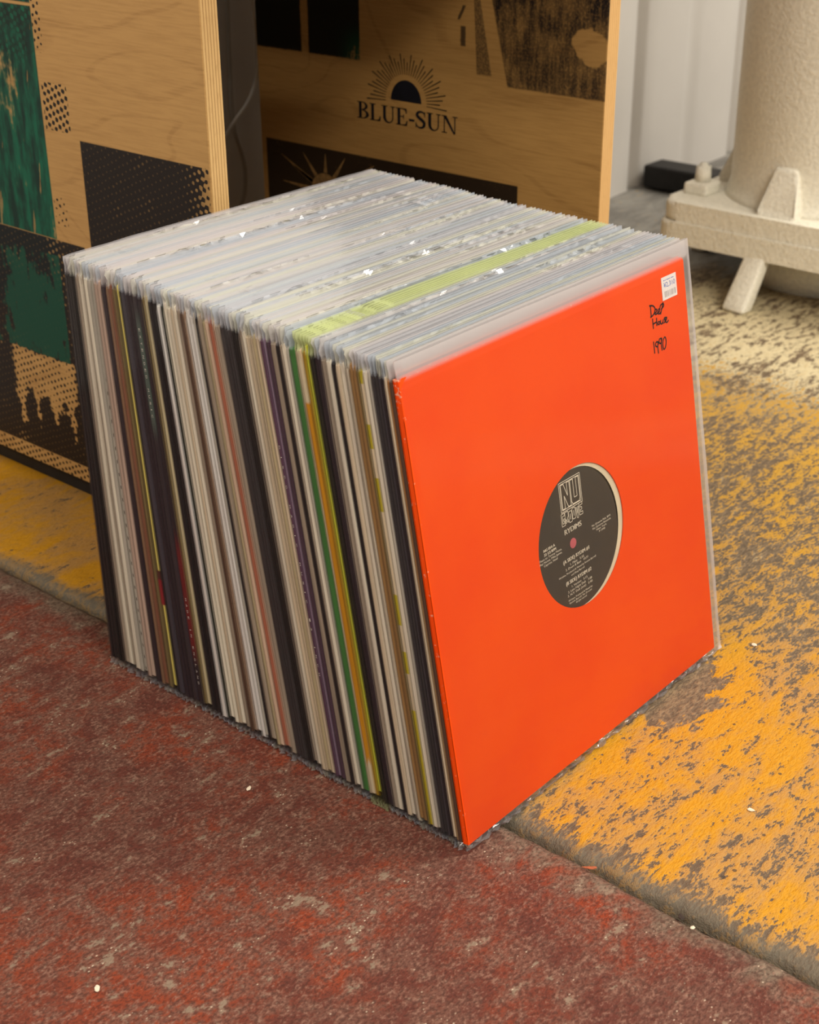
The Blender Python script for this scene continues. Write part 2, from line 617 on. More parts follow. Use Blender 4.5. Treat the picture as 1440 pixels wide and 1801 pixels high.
red = slab('floor', [lambda y: (-3.0, y, 0), lambda y: (-0.6, y, 0), lambda y: (0.0, y, 0),
                     lambda y: (0.022, y, -0.0002 + 0.0004 * wob(y, 70, 3)),
                     lambda y: (redge(y) - 0.005, y, -0.0006 + 0.0007 * wob(y, 90, 4)),
                     lambda y: (redge(y), y, -0.0030), lambda y: (redge(y) + 0.0008, y, -0.016)], M_RED)
tag(red, 'dark red painted concrete floor, scuffed and speckled, in the foreground', None, None, 'structure')
yel = slab('floor', [lambda y: (yedge(y) - 0.0012, y, -0.016), lambda y: (yedge(y), y, -0.0055 + 0.002 * wob(y, 80, 8)),
                     lambda y: (yedge(y) + 0.0025, y, -0.0018 + 0.0012 * wob(y, 60, 9)),
                     lambda y: (yedge(y) + 0.008, y, -0.0003 + 0.0004 * wob(y, 70, 10)),
                     lambda y: (0.066, y, 0), lambda y: (0.4, y, 0), lambda y: (1.2, y, 0), lambda y: (4.0, y, 0)], M_YEL)
tag(yel, 'worn yellow painted concrete floor with bare grey patches', None, None, 'structure')
dirt = slab('trim_1', [lambda y: (0.034, y, -0.0105 + 0.003 * wob(y, 50, 12)), lambda y: (0.0425, y, -0.0125 + 0.004 * wob(y, 90, 13)),
                       lambda y: (0.050, y, -0.0105 + 0.003 * wob(y, 50, 14))], M_DIRT)
tag(dirt, 'dark dirt in the cracked joint between the red and yellow floor', None, None, 'structure')

# ------------------------------------------------------------------ wall: white sheet with vertical grooves
WY = 0.84
prof = []
pitch, x = 0.165, -0.95
k = 0
while x < 4.0:
    deep = 0.026 if k % 2 == 0 else 0.008
    hw = 0.020 if k % 2 == 0 else 0.030
    for i in range(9):
        t = -1 + i / 4
        prof.append((x + t * hw, WY + deep * 0.5 * (1 + math.cos(math.pi * t))))
    for i in range(1, 4):
        prof.append((x + hw + (pitch - hw - 0.025) * i / 4, WY - 0.003 * math.sin(math.pi * i / 4)))
    x += pitch
    k += 1
off = 1.508 - (-0.95 + pitch * 14) - 0.0
off = min(((1.508 - (-0.95 + pitch * j)) for j in range(0, 30, 2)), key=abs)
vs = [(px + off, py, zz) for px, py in prof for zz in (-0.002, 2.4)]
wl = put_obj('wall_back', mesh('wall_back', vs, [[2 * i, 2 * i + 2, 2 * i + 3, 2 * i + 1] for i in range(len(prof) - 1)], True), M_WALL)
tag(wl, 'white wall sheet with soft vertical grooves behind the stands', None, None, 'structure')

# ------------------------------------------------------------------ plywood stands
st1 = empty('plywood_stand', (0.174, 0.6, 0.0), 'birch plywood stand with green and black halftone print behind the records', 'stand')
p1 = put_obj('front_panel', bm_mesh('front_panel', box_bm((0.165, 0.3882, 0.0252), (0.183, 0.83, 0.595), 0.0007, 1)), mat_left_panel(), st1, True)
put_obj('dark_base_block', bm_mesh('dark_base_block', box_bm((0.180, 0.405, 0.0), (0.215, 0.80, 0.030), 0.001, 1)), M_BLACK, st1, True)  # added block, its black stands in for the shade under the panel
M_PLYBACK = mat_plain('bare_plywood', lin(190, 148, 94), 0.55, 0.3, 18, 0.12)
put_obj('return_board', bm_mesh('return_board', box_bm((0.183, 0.772, 0.0252), (0.44, 0.790, 0.595), 0.0007, 1)), M_PLYBACK, st1, True)

st2 = empty('plywood_stand', (0.529, 0.48, 0.0), 'shaded plywood stand printed with a rising half-sun logo and serif lettering', 'stand')
p2 = put_obj('front_panel', bm_mesh('front_panel', box_bm((0.520, 0.2640, 0.012), (0.538, 0.7000, 0.600), 0.0007, 1)), mat_right_panel(), st2, True)
put_obj('dark_base_block', bm_mesh('dark_base_block', box_bm((0.540, 0.29, 0.0), (0.575, 0.68, 0.014), 0.001, 1)), M_BLACK, st2, True)
put_obj('table_top', bm_mesh('table_top', box_bm((0.195, 0.235, 0.600), (1.02, 0.80, 0.618), 0.0007, 1)), M_PLYBACK, st2, True)
put_obj('return_board', bm_mesh('return_board', box_bm((0.538, 0.682, 0.012), (0.98, 0.700, 0.600), 0.0007, 1)), M_PLYBACK, st2, True)

# logo and lettering, printed on the far panel: a runs to the viewer's right (-y), b is height
PX = 0.520 - 0.00015


def on_panel(a, b): return (PX, -a, b)


cy, cz = 0.4938, 0.3370
sun = Shapes()
sun.disc(-cy, cz, 0.0196, 0.0204, 0, 180, 28)
put_obj('sun_print', sun.mesh('sun_print', on_panel), M_INK, p2)
rays = Shapes()
NR = 34
for i in range(NR):
    a = math.radians(-3 + 186 * i / (NR - 1))
    L = (0.0515, 0.043, 0.0468)[i % 3] * (0.93 + 0.07 * abs(math.cos(a)))
    r0 = 0.0262
    dx, dz = math.cos(a), math.sin(a)
    rays.ribbon([(-cy + dx * r0, cz + dz * r0 * 0.985), (-cy + dx * L, cz + dz * L * 0.94)], [0.0007, 0.0013])
put_obj('sun_ray_print', rays.mesh('sun_ray_print', on_panel), M_INKRAY, p2)


def serif(ch):
    s = Shapes()
    T = 0.055

    def arc(cx, cy_, rx, ry, a0, a1, n=14):
        return [(cx + rx * math.cos(math.radians(a0 + (a1 - a0) * i / n)), cy_ + ry * math.sin(math.radians(a0 + (a1 - a0) * i / n))) for i in range(n + 1)]
    if ch == 'B':
        s.rect(0.11, 0, 0.28, 1); s.rect(0, 0, 0.34, T); s.rect(0, 1 - T, 0.34, 1); s.rect(0.28, 0.49, 0.36, 0.49 + T)
        s.band(arc(0.33, 0.755, 0.33, 0.245, -90, 90), arc(0.33, 0.765, 0.17, 0.18, -90, 90))
        s.band(arc(0.33, 0.265, 0.40, 0.265, -90, 90), arc(0.33, 0.265, 0.22, 0.21, -90, 90))
        return s, 0.78
    if ch == 'L':
        s.rect(0.10, 0, 0.27, 1); s.rect(0, 0, 0.62, T); s.rect(0, 1 - T, 0.38, 1)
        s.poly([(0.40, 0), (0.66, 0), (0.69, 0.30), (0.63, 0.30), (0.56, 0.10), (0.40, T)])
        return s, 0.74
    if ch == 'U':
        s.rect(0, 1 - T, 0.37, 1); s.rect(0.55, 1 - T, 0.83, 1)
        s.rect(0.10, 0.32, 0.27, 1); s.rect(0.655, 0.32, 0.725, 1)
        s.band(arc(0.4125, 0.33, 0.3125, 0.35, 180, 360), arc(0.4625, 0.33, 0.1925, 0.27, 180, 360))
        return s, 0.88
    if ch == 'E':
        s.rect(0.10, 0, 0.27, 1); s.rect(0, 0, 0.62, T); s.rect(0, 1 - T, 0.62, 1); s.rect(0.27, 0.49, 0.46, 0.49 + T)
        s.rect(0.44, 0.38, 0.49, 0.65)
        s.poly([(0.42, 0), (0.67, 0), (0.71, 0.30), (0.65, 0.30), (0.58, 0.10), (0.42, T)])
        s.poly([(0.42, 1), (0.65, 1), (0.67, 0.72), (0.61, 0.72), (0.56, 0.90), (0.42, 1 - T)])
        return s, 0.76
    if ch == '-':
        s.rect(0.03, 0.32, 0.36, 0.45)
        return s, 0.40
    if ch == 'S':
        pts = smooth_path([(0.56, 0.80), (0.50, 0.92), (0.34, 0.965), (0.17, 0.90), (0.12, 0.74), (0.24, 0.60), (0.42, 0.48), (0.54, 0.34), (0.50, 0.13), (0.33, 0.035), (0.15, 0.08), (0.06, 0.24)], 4)
        n = len(pts)
        s.ribbon([(p[0], p[1]) for p in pts], [0.06 + 0.13 * max(0, math.sin(math.pi * i / (n - 1))) ** 1.5 for i in range(n)])
        s.rect(0.545, 0.68, 0.595, 0.98); s.rect(0.03, 0.02, 0.08, 0.33)
        return s, 0.68
    if ch == 'N':
        s.rect(0.13, 0, 0.19, 1); s.rect(0, 0, 0.32, T); s.rect(0, 1 - T, 0.25, 1); s.rect(0.62, 1 - T, 0.92, 1)
        s.rect(0.735, 0, 0.795, 1)
        s.poly([(0.08, 1), (0.28, 1), (0.795, 0.0), (0.70, -0.02)])
        return s, 0.95


word = Shapes()
pen = 0.0
for ch in 'BLUE-SUN':
    s, adv = serif(ch)
    word.add(s, lambda a, b, p=pen: (a + p, b))
    pen += adv
k = (0.5586 - 0.4290) / (pen - 0.03)
put_obj('logo_lettering', word.mesh('logo_lettering', lambda a, b: (PX, 0.5586 - a * k, 0.3136 + b * 0.0166)), M_INK, p2)
bst = Shapes()
bst.disc(-0.606, 0.2290, 0.0215, 0.0205, 0, 360, 26)
for ty, tz in ((0.6702, 0.2610), (0.6377, 0.2670), (0.6053, 0.2700), (0.5771, 0.2695), (0.5371, 0.2675), (0.6690, 0.2325), (0.545, 0.232), (0.655, 0.252)):
    dv = Vector((-(ty - 0.606), tz - 0.2290))
    st = dv.normalized() * 0.0212
    bst.ribbon([(-0.606 + st.x, 0.2290 + st.y), (-0.606 + dv.x, 0.2290 + dv.y)], [0.0052, 0.0008])
put_obj('sunburst_print', bst.mesh('sunburst_print', on_panel), M_BURST, p2)

# ------------------------------------------------------------------ iron column on its bolted base
CX, CY, CR = 1.257, 0.378, 0.1315
colm = empty('iron_column', (CX, CY, 0), 'cream painted iron column on a thick bolted base plate', 'column')


def rough_verts(bm, amp, sc, seed):
    for v in bm.verts:
        d = mnoise.noise_vector(v.co * sc + Vector((seed, seed, seed)))
        v.co += d * amp


def lathe(name, pr, n=64, cx=CX, cy_=CY, mat=None, parent=None, amp=0.0):
    bm = bmesh.new()
    rings = []
    for r, z in pr:
        rings.append([bm.verts.new((cx + r * math.cos(2 * math.pi * i / n), cy_ + r * math.sin(2 * math.pi * i / n), z)) for i in range(n)])
    for a, b in zip(rings, rings[1:]):
        for i in range(n):
            bm.faces.new((a[i], a[(i + 1) % n], b[(i + 1) % n], b[i]))
    bm.faces.new(rings[0][::-1])
    bm.faces.new(rings[-1])
    if amp:
        rough_verts(bm, amp, 40, 3)
    return put_obj(name, bm_mesh(name, bm, True), mat, parent, True)


lathe('shaft', [(CR + 0.010, 0.112), (CR + 0.004, 0.122), (CR, 0.135)] + [(CR, 0.135 + 0.05 * i) for i in range(1, 44)], mat=M_IRON, parent=colm, amp=0.0009)
lathe('pedestal', [(0.09, 0.0), (0.09, 0.02), (0.086, 0.064)], mat=M_IRON, parent=colm, amp=0.0005)


def plate(name, half, z0, z1, rad, seed):
    bm = bmesh.new()
    pts = []
    for qx, qy, a0 in ((1, 1, 0), (-1, 1, 90), (-1, -1, 180), (1, -1, 270)):
        for i in range(7):
            a = math.radians(a0 + 15 * i)
            pts.append((CX + qx * (half - rad) + rad * math.cos(a), CY + qy * (half - rad) + rad * math.sin(a)))
        # extra points on the long side so the edge can be uneven
        nx_, ny_ = {0: (-1, 1), 90: (-1, -1), 180: (1, -1), 270: (1, 1)}[a0]
        ex, ey = pts[-1]
        tx, ty = {0: (CX - half + rad, CY + half), 90: (CX - half, CY - half + rad), 180: (CX + half - rad, CY - half), 270: (CX + half, CY + half - rad)}[a0]
        for j in range(1, 12):
            pts.append((ex + (tx - ex) * j / 12, ey + (ty - ey) * j / 12))
    bt = [bm.verts.new((px, py, z0)) for px, py in pts]
    tp = [bm.verts.new((px, py, z1)) for px, py in pts]
    n = len(pts)
    for i in range(n):
        bm.faces.new((bt[i], bt[(i + 1) % n], tp[(i + 1) % n], tp[i]))
    bm.faces.new(bt[::-1])
    tf = bm.faces.new(tp)
    rough_verts(bm, 0.0006, 25, seed)
    es = [e for e in bm.edges if len(e.link_faces) == 2 and any(len(f.verts) > 10 for f in e.link_faces)]
    bmesh.ops.bevel(bm, geom=es, offset=0.006, segments=3, profile=0.5, affect='EDGES')
    return put_obj(name, bm_mesh(name, bm), M_IRON, colm, True)


plate('base_plate', 0.1680, 0.0620, 0.0905, 0.028, 1.0)
plate('base_plate', 0.1646, 0.0903, 0.1165, 0.028, 4.0)


def wedge(name, ang, outline, w_in, w_out):
    """slab standing radially from the column: outline is (radius, z) points, width goes from w_in (top) to w_out (bottom)"""
    bm = bmesh.new()
    ca, sa = math.cos(ang), math.sin(ang)
    zs = [p[1] for p in outline]
    z0, z1 = min(zs), max(zs)
    L_, R_ = [], []
    for r, z in outline:
        wd = w_out + (w_in - w_out) * (z - z0) / (z1 - z0)
        for s_, acc in ((-1, L_), (1, R_)):
            acc.append(bm.verts.new((CX + ca * r - sa * s_ * wd / 2, CY + sa * r + ca * s_ * wd / 2, z)))
    n = len(outline)
    bm.faces.new(L_)
    bm.faces.new(R_[::-1])
    for i in range(n):
        bm.faces.new((L_[i], R_[i], R_[(i + 1) % n], L_[(i + 1) % n]))
    bmesh.ops.bevel(bm, geom=list(bm.edges), offset=0.004, segments=2, profile=0.5, affect='EDGES')
    return put_obj(name, bm_mesh(name, bm, True), M_IRON, colm, True)


for ang in (math.pi, -math.pi / 2, 0.0, math.pi / 2):
    wedge('gusset', ang, [(CR - 0.01, 0.113), (0.158, 0.113), (0.150, 0.122), (CR + 0.006, 0.176), (CR - 0.01, 0.176)], 0.030, 0.056)
    wedge('foot_rib', ang - 0.10, [(0.186, 0.0), (0.208, 0.0), (0.205, 0.008), (0.168, 0.066), (0.146, 0.066)], 0.030, 0.034)
for sx in (-1, 1):
    for sy in (-1, 1):
        bx_, by_ = CX + sx * 0.098, CY + sy * 0.138
        if sx > 0 or sy < 0:
            bx_, by_ = CX + sx * 0.130, CY + sy * 0.130
        b = put_obj('anchor_bolt', bm_mesh('anchor_bolt', box_bm((bx_ - 0.020, by_ - 0.018, 0.1155), (bx_ + 0.020, by_ + 0.018, 0.132), 0.004)), M_IRON, colm, True)
        bm = bmesh.new()
        bmesh.ops.create_cone(bm, cap_ends=True, segments=14, radius1=0.011, radius2=0.0095, depth=0.026, matrix=Matrix.Translation((bx_, by_, 0.143)))
        bmesh.ops.bevel(bm, geom=[e for e in bm.edges if all(v.co.z > 0.15 for v in e.verts)], offset=0.004, segments=2, affect='EDGES')
        put_obj('bolt_end', bm_mesh('bolt_end', bm, True), M_IRON, b)

# ------------------------------------------------------------------ black bar on the floor by the wall, white cable in the gap
bar = empty('floor_bar', (1.55, 0.73, 0.0), 'black rectangular bar lying on the floor against the white wall', 'bar')
put_obj('body', bm_mesh('body', box_bm((1.516, 0.60, 0.003), (1.572, 0.828, 0.041), 0.004)), M_BLACK, bar, True)
for yy in (0.64, 0.80):
    put_obj('rubber_foot', bm_mesh('rubber_foot', box_bm((1.522, yy - 0.012, 0.0), (1.566, yy + 0.012, 0.004), 0.001, 1)), M_BLACK, bar, True)

pts = [(0.600, 0.806, 0.70), (0.604, 0.804, 0.52), (0.612, 0.80, 0.398), (0.616, 0.80, 0.345), (0.616, 0.80, 0.325), (0.609, 0.80, 0.304), (0.597, 0.80, 0.287), (0.577, 0.80, 0.271), (0.560, 0.80, 0.256), (0.54, 0.80, 0.235), (0.515, 0.80, 0.19), (0.49, 0.80, 0.10), (0.47, 0.80, 0.02), (0.44, 0.80, 0.0022), (0.36, 0.81, 0.0022)]
tag(put_obj('cable_and_shadow_line', tube('cable_and_shadow_line', smooth_path(pts, 6), 0.0022, 10), M_CABLE), 'thin white cable hanging in the gap between the plywood stands', 'cable')
pts = [(0.606, 0.83, 0.70), (0.600, 0.826, 0.45), (0.592, 0.822, 0.30), (0.592, 0.82, 0.256), (0.601, 0.82, 0.228), (0.606, 0.82, 0.204), (0.603, 0.82, 0.177), (0.592, 0.82, 0.157), (0.575, 0.82, 0.12), (0.55, 0.82, 0.05), (0.53, 0.82, 0.0025), (0.47, 0.822, 0.0024)]
tag(put_obj('cable_and_shadow_line', tube('cable_and_shadow_line', smooth_path(pts, 6), 0.0024, 10), mat_plain('grey_cable_shadow', lin(170, 162, 150), 0.5, 0.3, 30, 0.05)), 'thin grey tube standing in for a cable shadow on the white wall', 'cable')  # grey tube drawn where a cable's shadow curves down the wall

# ------------------------------------------------------------------ records: materials
def mat_jacket(name, col, streak=0.16, scuff=None, special=None, rough=0.5):
    g = G('card_' + name)
    x, y, z = g.xyz()
    rn = g.rnd()
    S = g.vec(x * 30.0, y * 0.22 + rn * 40.0, z * 1.2)
    n = g.noise(S, 5.0, 2, 0.6)
    f = g.noise(g.vec(x * 4.0, y + rn * 9.0, z), 160, 2, 0.65)
    c = g.mix(g.sm(n, 0.3, 0.7), tuple(k * (1 - streak) for k in col), tuple(min(0.95, k * (1 + streak)) for k in col))
    c = g.mix(g.sm(f, 0.45, 0.75) * 0.16, c, tuple(k * 0.6 for k in col))
    if special:
        c = special(g, x, y, z, c, n, f)
    if scuff:
        sc_ = g.noise(g.vec(x * 2.0, y * 0.3 + rn * 30.0, z), 110, 4, 0.7)
        c = g.mix(g.sm(sc_, scuff, scuff + 0.05) * 0.7, c, lin(190, 176, 160))
    return g.bsdf(c, rough, 0.3, normal=g.bump(f, 0.15, 0.001))


def sp_dashes(g, x, y, z, c, n, f):
    d = g.m('SINE', z * 620.0 + n * 5.0)
    return g.mix(g.box(y, 0.38, 0.62, 0.05) * g.sm(d, 0.55, 0.8) * g.sm(z, 0.25, 0.235) * 0.8, c, lin(58, 52, 48))


def sp_paleyellow(g, x, y, z, c, n, f):
    c = g.mix(g.sm(y, 0.48, 0.56), c, lin(118, 104, 54))
    patch = g.box(z, 0.0745, 0.1030, 0.001)
    c = g.mix(patch, c, g.mix(g.sm(z, 0.094, 0.097), lin(150, 34, 40), lin(88, 44, 34)))
    return c


def sp_darkred(g, x, y, z, c, n, f):
    return g.mix(g.sm(z + (n - 0.5) * 0.08, 0.155, 0.125) * g.sm(z, 0.035, 0.06), c, lin(112, 26, 26))


def sp_lettered(g, x, y, z, c, n, f):
    return g.mix(g.box(z, 0.222, 0.30, 0.012), c, lin(82, 96, 88))


def sp_mustard(g, x, y, z, c, n, f):
    top = g.sm(z + (f - 0.5) * 0.006, 0.2815, 0.2835)
    bot = g.sm(z + (n - 0.5) * 0.03, 0.034, 0.028)
    c = g.mix(g.mx(top, bot), c, lin(216, 200, 168))
    c = g.mix(g.sm(y, 0.30, 0.2) * g.sm(n, 0.50, 0.56) * 0.7, c, lin(224, 190, 140))
    return g.mix(top * g.sm(f, 0.66, 0.7) * 0.8, c, lin(60, 50, 40))


def sp_yellowpatch(g, x, y, z, c, n, f):
    b = g.m('SINE', z * 118.0 + g.m('SINE', z * 47.0) * 1.6)
    low = g.sm(z, 0.068, 0.062)
    return g.mix(g.mx(g.sm(b, 0.1, 0.18), low), c, lin(198, 180, 36))


def sp_mottled(g, x, y, z, c, n, f):
    return g.mix(g.sm(g.noise(g.vec(x, y * 0.6, z), 220, 4, 0.7), 0.5, 0.58) * 0.7, c, lin(60, 44, 36))


def sp_tanbrown(g, x, y, z, c, n, f):
    return g.mix(g.sm(z, 0.12, 0.28) * 0.8, c, lin(176, 110, 40))


PAL = {
    'black': (lin(26, 20, 21), 0.74, None, 'black'), 'black_scuffed': (lin(24, 19, 20), 0.64, None, 'scuffed black'),
    'plum': (lin(44, 32, 38), 0.76, None, 'dark plum'), 'slate': (lin(66, 60, 68), 0.78, None, 'slate grey'),
    'charcoal': (lin(56, 50, 50), 0.70, None, 'charcoal'), 'cream': (lin(240, 226, 204), None, None, 'cream'),
    'white': (lin(246, 236, 228), None, None, 'white'), 'tan': (lin(220, 200, 170), None, None, 'tan'),
    'taupe': (lin(160, 144, 126), None, None, 'taupe'), 'gray': (lin(190, 182, 168), None, None, 'light grey'),
    'gray_dashed': (lin(184, 178, 164), None, sp_dashes, 'grey dash-printed'), 'pink': (lin(196, 168, 150), None, None, 'dusty pink'),
    'brown': (lin(142, 108, 80), None, None, 'mid brown'), 'redbrown': (lin(134, 84, 62), None, None, 'reddish brown'),
    'olive': (lin(124, 106, 66), None, None, 'dark olive'), 'olivetan': (lin(196, 178, 138), None, None, 'olive tan'),
    'paleyellow': (lin(232, 214, 112), None, sp_paleyellow, 'pale yellow'), 'lettered': (lin(52, 42, 48), 0.78, sp_lettered, 'dark lettered'),
    'darkred_lettered': (lin(42, 30, 34), 0.78, sp_darkred, 'dark red lettered'), 'creamolive': (lin(206, 192, 152), None, None, 'olive cream'),
    'darkgreen': (lin(36, 42, 32), 0.78, None, 'blackish green'), 'darkbrown': (lin(84, 58, 42), None, None, 'dark brown'),
    'brown_mottled': (lin(170, 140, 114), None, sp_mottled, 'mottled brown'), 'peach': (lin(236, 204, 176), None, None, 'peach'),
    'rust': (lin(176, 104, 78), None, None, 'rust red'), 'purple_lettered': (lin(86, 54, 76), None, None, 'lettered purple'),
    'mauve': (lin(138, 116, 136), None, None, 'shiny mauve'), 'purple': (lin(70, 48, 64), None, None, 'deep purple'),
    'green': (lin(62, 118, 54), None, None, 'leaf green'), 'mustard': (lin(208, 142, 24), None, sp_mustard, 'mustard orange'),
    'olivemustard': (lin(170, 132, 34), None, None, 'olive mustard'), 'lime': (lin(206, 208, 66), None, None, 'lime yellow'),
    'kraft': (lin(150, 112, 66), None, None, 'kraft brown'), 'yellowpatch': (lin(226, 206, 170), None, sp_yellowpatch, 'yellow-patched cream'),
    'tanbrown': (lin(176, 140, 98), None, sp_tanbrown, 'orange-brown'),
}
JM = {k: mat_jacket(k, v[0], scuff=v[1], special=v[2]) for k, v in PAL.items()}


def mat_sleeve(name='clear_polythene', own=None):
    g = G(name)
    x, y, z = g.xyz()
    rn = g.rnd()
    rim = g.mx(g.sm(z, 0.3150, 0.3190), g.sm(x, 0.3125, 0.3175))
    low = g.sm(z, 0.006, 0.003)
    tint = g.mix(g.sm(rn, 0.25, 0.6), (0.72, 0.78, 0.87), g.mix(g.sm(rn, 0.62, 0.9), (0.91, 0.85, 0.85), (0.94, 0.93, 0.80)))
    if own:
        tint = own
    tr = g.n('ShaderNodeBsdfTransparent')
    tr.inputs[0].default_value = (0.995, 0.995, 0.992, 1)
    df = g.n('ShaderNodeBsdfDiffuse')
    g.put(df.inputs[0], tint)
    tl = g.n('ShaderNodeBsdfTranslucent')
    g.put(tl.inputs[0], tint)
    gl = g.n('ShaderNodeBsdfGlossy')
    gl.inputs['Roughness'].default_value = 0.07

    def mixs(f, a, b):
        m_ = g.n('ShaderNodeMixShader')
        g.put(m_.inputs[0], f)
        g.nt.links.new(a, m_.inputs[1])
        g.nt.links.new(b, m_.inputs[2])
        return m_.outputs[0]
    hz = mixs(0.32, df.outputs[0], tl.outputs[0])
    body = mixs(0.012 + rim * 0.37 + low * 0.12, tr.outputs[0], hz)
    fr = g.n('ShaderNodeFresnel')
    fr.inputs['IOR'].default_value = 1.38
    full = mixs(V(g, fr.outputs[0]) * 0.5 + rim * 0.02, body, gl.outputs[0])
    g.nt.links.new(full, g.out.inputs[0])
    return g.mat


M_SLV = mat_sleeve()
M_SLV_LIME = mat_sleeve('polythene_lime_show_through', (0.86, 0.93, 0.50))  # lime jacket showing through clear plastic, painted into the sleeve colour

# ------------------------------------------------------------------ records: meshes
JW, JH, JZ = 0.312, 0.3115, 0.0055


def jacket_mesh(name):
    # unit thickness 0..1 in y, spine rounded at x = 0
    pts = [(0.0009, 0.0), (0.0002, 0.10), (0.0, 0.30), (0.0, 0.70), (0.0002, 0.90), (0.0009, 1.0), (JW, 1.0), (JW, 0.0)]
    vs, fs = [], []
    levels = [(JZ, 0.0010), (JZ + 0.0012, 0.0), (JZ + JH - 0.0014, 0.0), (JZ + JH, 0.0014)]
    for z, ins in levels:
        for px, py in pts:
            vs.append((px + (ins if px < 0.1 else -ins * 0.6), py, z))
    n = len(pts)
    for a in range(len(levels) - 1):
        for i in range(n):
            fs.append([a * n + i, a * n + (i + 1) % n, (a + 1) * n + (i + 1) % n, (a + 1) * n + i])
    fs.append(list(range(n))[::-1])
    fs.append([(len(levels) - 1) * n + i for i in range(n)])
    return mesh(name, vs, fs)


SW0, SW1, SH = -0.0009, 0.3225, 0.3285
SXS = [SW0, 0.003, 0.007] + [0.007 + 0.307 * i / 56 for i in range(1, 56)] + [0.314, SW1]  # fine steps so that the lip can crinkle
SZS = [0.0, 0.0022, 0.0048, 0.010, 0.03, 0.09, 0.15, 0.21, 0.265, 0.300, 0.312, 0.3175, 0.3215, 0.3255, SH]


def sleeve_mesh(name, seed, crinkle=1.0):
    rs = random.Random(seed)
    vs, fs = [], []
    nx, nz = len(SXS), len(SZS)

    def nz3(a, b, c): return mnoise.noise(Vector((a, b, c + seed * 3.7)))
    idx = {}
    for side in (0, 1):
        for j, z in enumerate(SZS):
            for i, x in enumerate(SXS):
                lip = min(1.0, max(0.0, (z - 0.3140) / 0.005))
                y = -0.04 + 0.16 * lip if side == 0 else 1.04 - 0.16 * lip
                yy = y
                if i == nx - 1:                       # welded right seam
                    yy = 0.5 + (0.12 if side else -0.12)
                if i == 0:                            # folded left edge
                    yy = 0.14 if side == 0 else 0.86
                if i <= 2:                            # welded flat above the jacket
                    pin = min(1.0, max(0.0, (z - 0.3130) / 0.004)) * (0.9, 0.3, 0.0)[i]
                    yy = yy * (1 - pin) + (0.5 + (0.03 if side else -0.03)) * pin
                free = max(0.0, (z - 0.312) / 0.016)
                clus = max(0.0, nz3(x * 9, 20.0, 4.0) - 0.22) * 3.0
                yy += crinkle * free * (0.14 * nz3(x * 3.5, side * 4.0, 1.0) + 0.03 * nz3(x * 22, side * 7.0, 2.0) + clus * 0.85 * nz3(x * 260, side * 5.0 + z * 300, 2.0))
                xx, zz = x, z
                if z < 0.005:                         # crumpled bottom fold
                    t = 1 - z / 0.005
                    yy = yy * (1 - 0.55 * t) + 0.5 * 0.55 * t + crinkle * t * rs.uniform(-0.55, 0.55)
                    zz = max(0.0, z + t * rs.uniform(0, 0.0012))
                    xx += crinkle * t * rs.uniform(-0.0016, 0.0016)
                if j == nz - 1:
                    zz += crinkle * (0.0012 * nz3(x * 5, 3.0, 5.0) + 0.0003 * nz3(x * 40, 3.0 + side, 6.0))
                if i == 0:
                    xx += crinkle * (0.0005 + 0.0022 * free) * nz3(z * 60 + (z * 900 if free else 0), 9.0, 1.0)
                if i == nx - 1:
                    xx += crinkle * (0.0018 * nz3(z * 12, 11.0, 1.0) - 0.003 * max(0.0, (z - 0.18) / 0.15))
                idx[(side, j, i)] = len(vs)
                vs.append((xx, yy, zz))
    for side in (0, 1):
        for j in range(nz - 1):
            for i in range(nx - 1):
                a, b, c, d = idx[(side, j, i)], idx[(side, j, i + 1)], idx[(side, j + 1, i + 1)], idx[(side, j + 1, i)]
                fs.append([a, b, c, d] if side == 0 else [a, d, c, b])
    for j in range(nz - 1):
        for i in (0, nx - 1):
            a, b, c, d = idx[(0, j, i)], idx[(1, j, i)], idx[(1, j + 1, i)], idx[(0, j + 1, i)]
            fs.append([a, d, c, b] if i == 0 else [a, b, c, d])
    for i in range(nx - 1):
        fs.append([idx[(0, 0, i)], idx[(1, 0, i)], idx[(1, 0, i + 1)], idx[(0, 0, i + 1)]])
    return mesh(name, vs, fs)


JMESH = {}
for kname, m_ in JM.items():
    me = jacket_mesh('jacket_' + kname)
    me.materials.append(m_)
    JMESH[kname] = me
SMESH = []
for i in range(9):
    me = sleeve_mesh('outer_sleeve', 11 + i)
    me.materials.append(M_SLV)
    SMESH.append(me)
LIME_SLV = sleeve_mesh('outer_sleeve', 31)
LIME_SLV.materials.append(M_SLV_LIME)

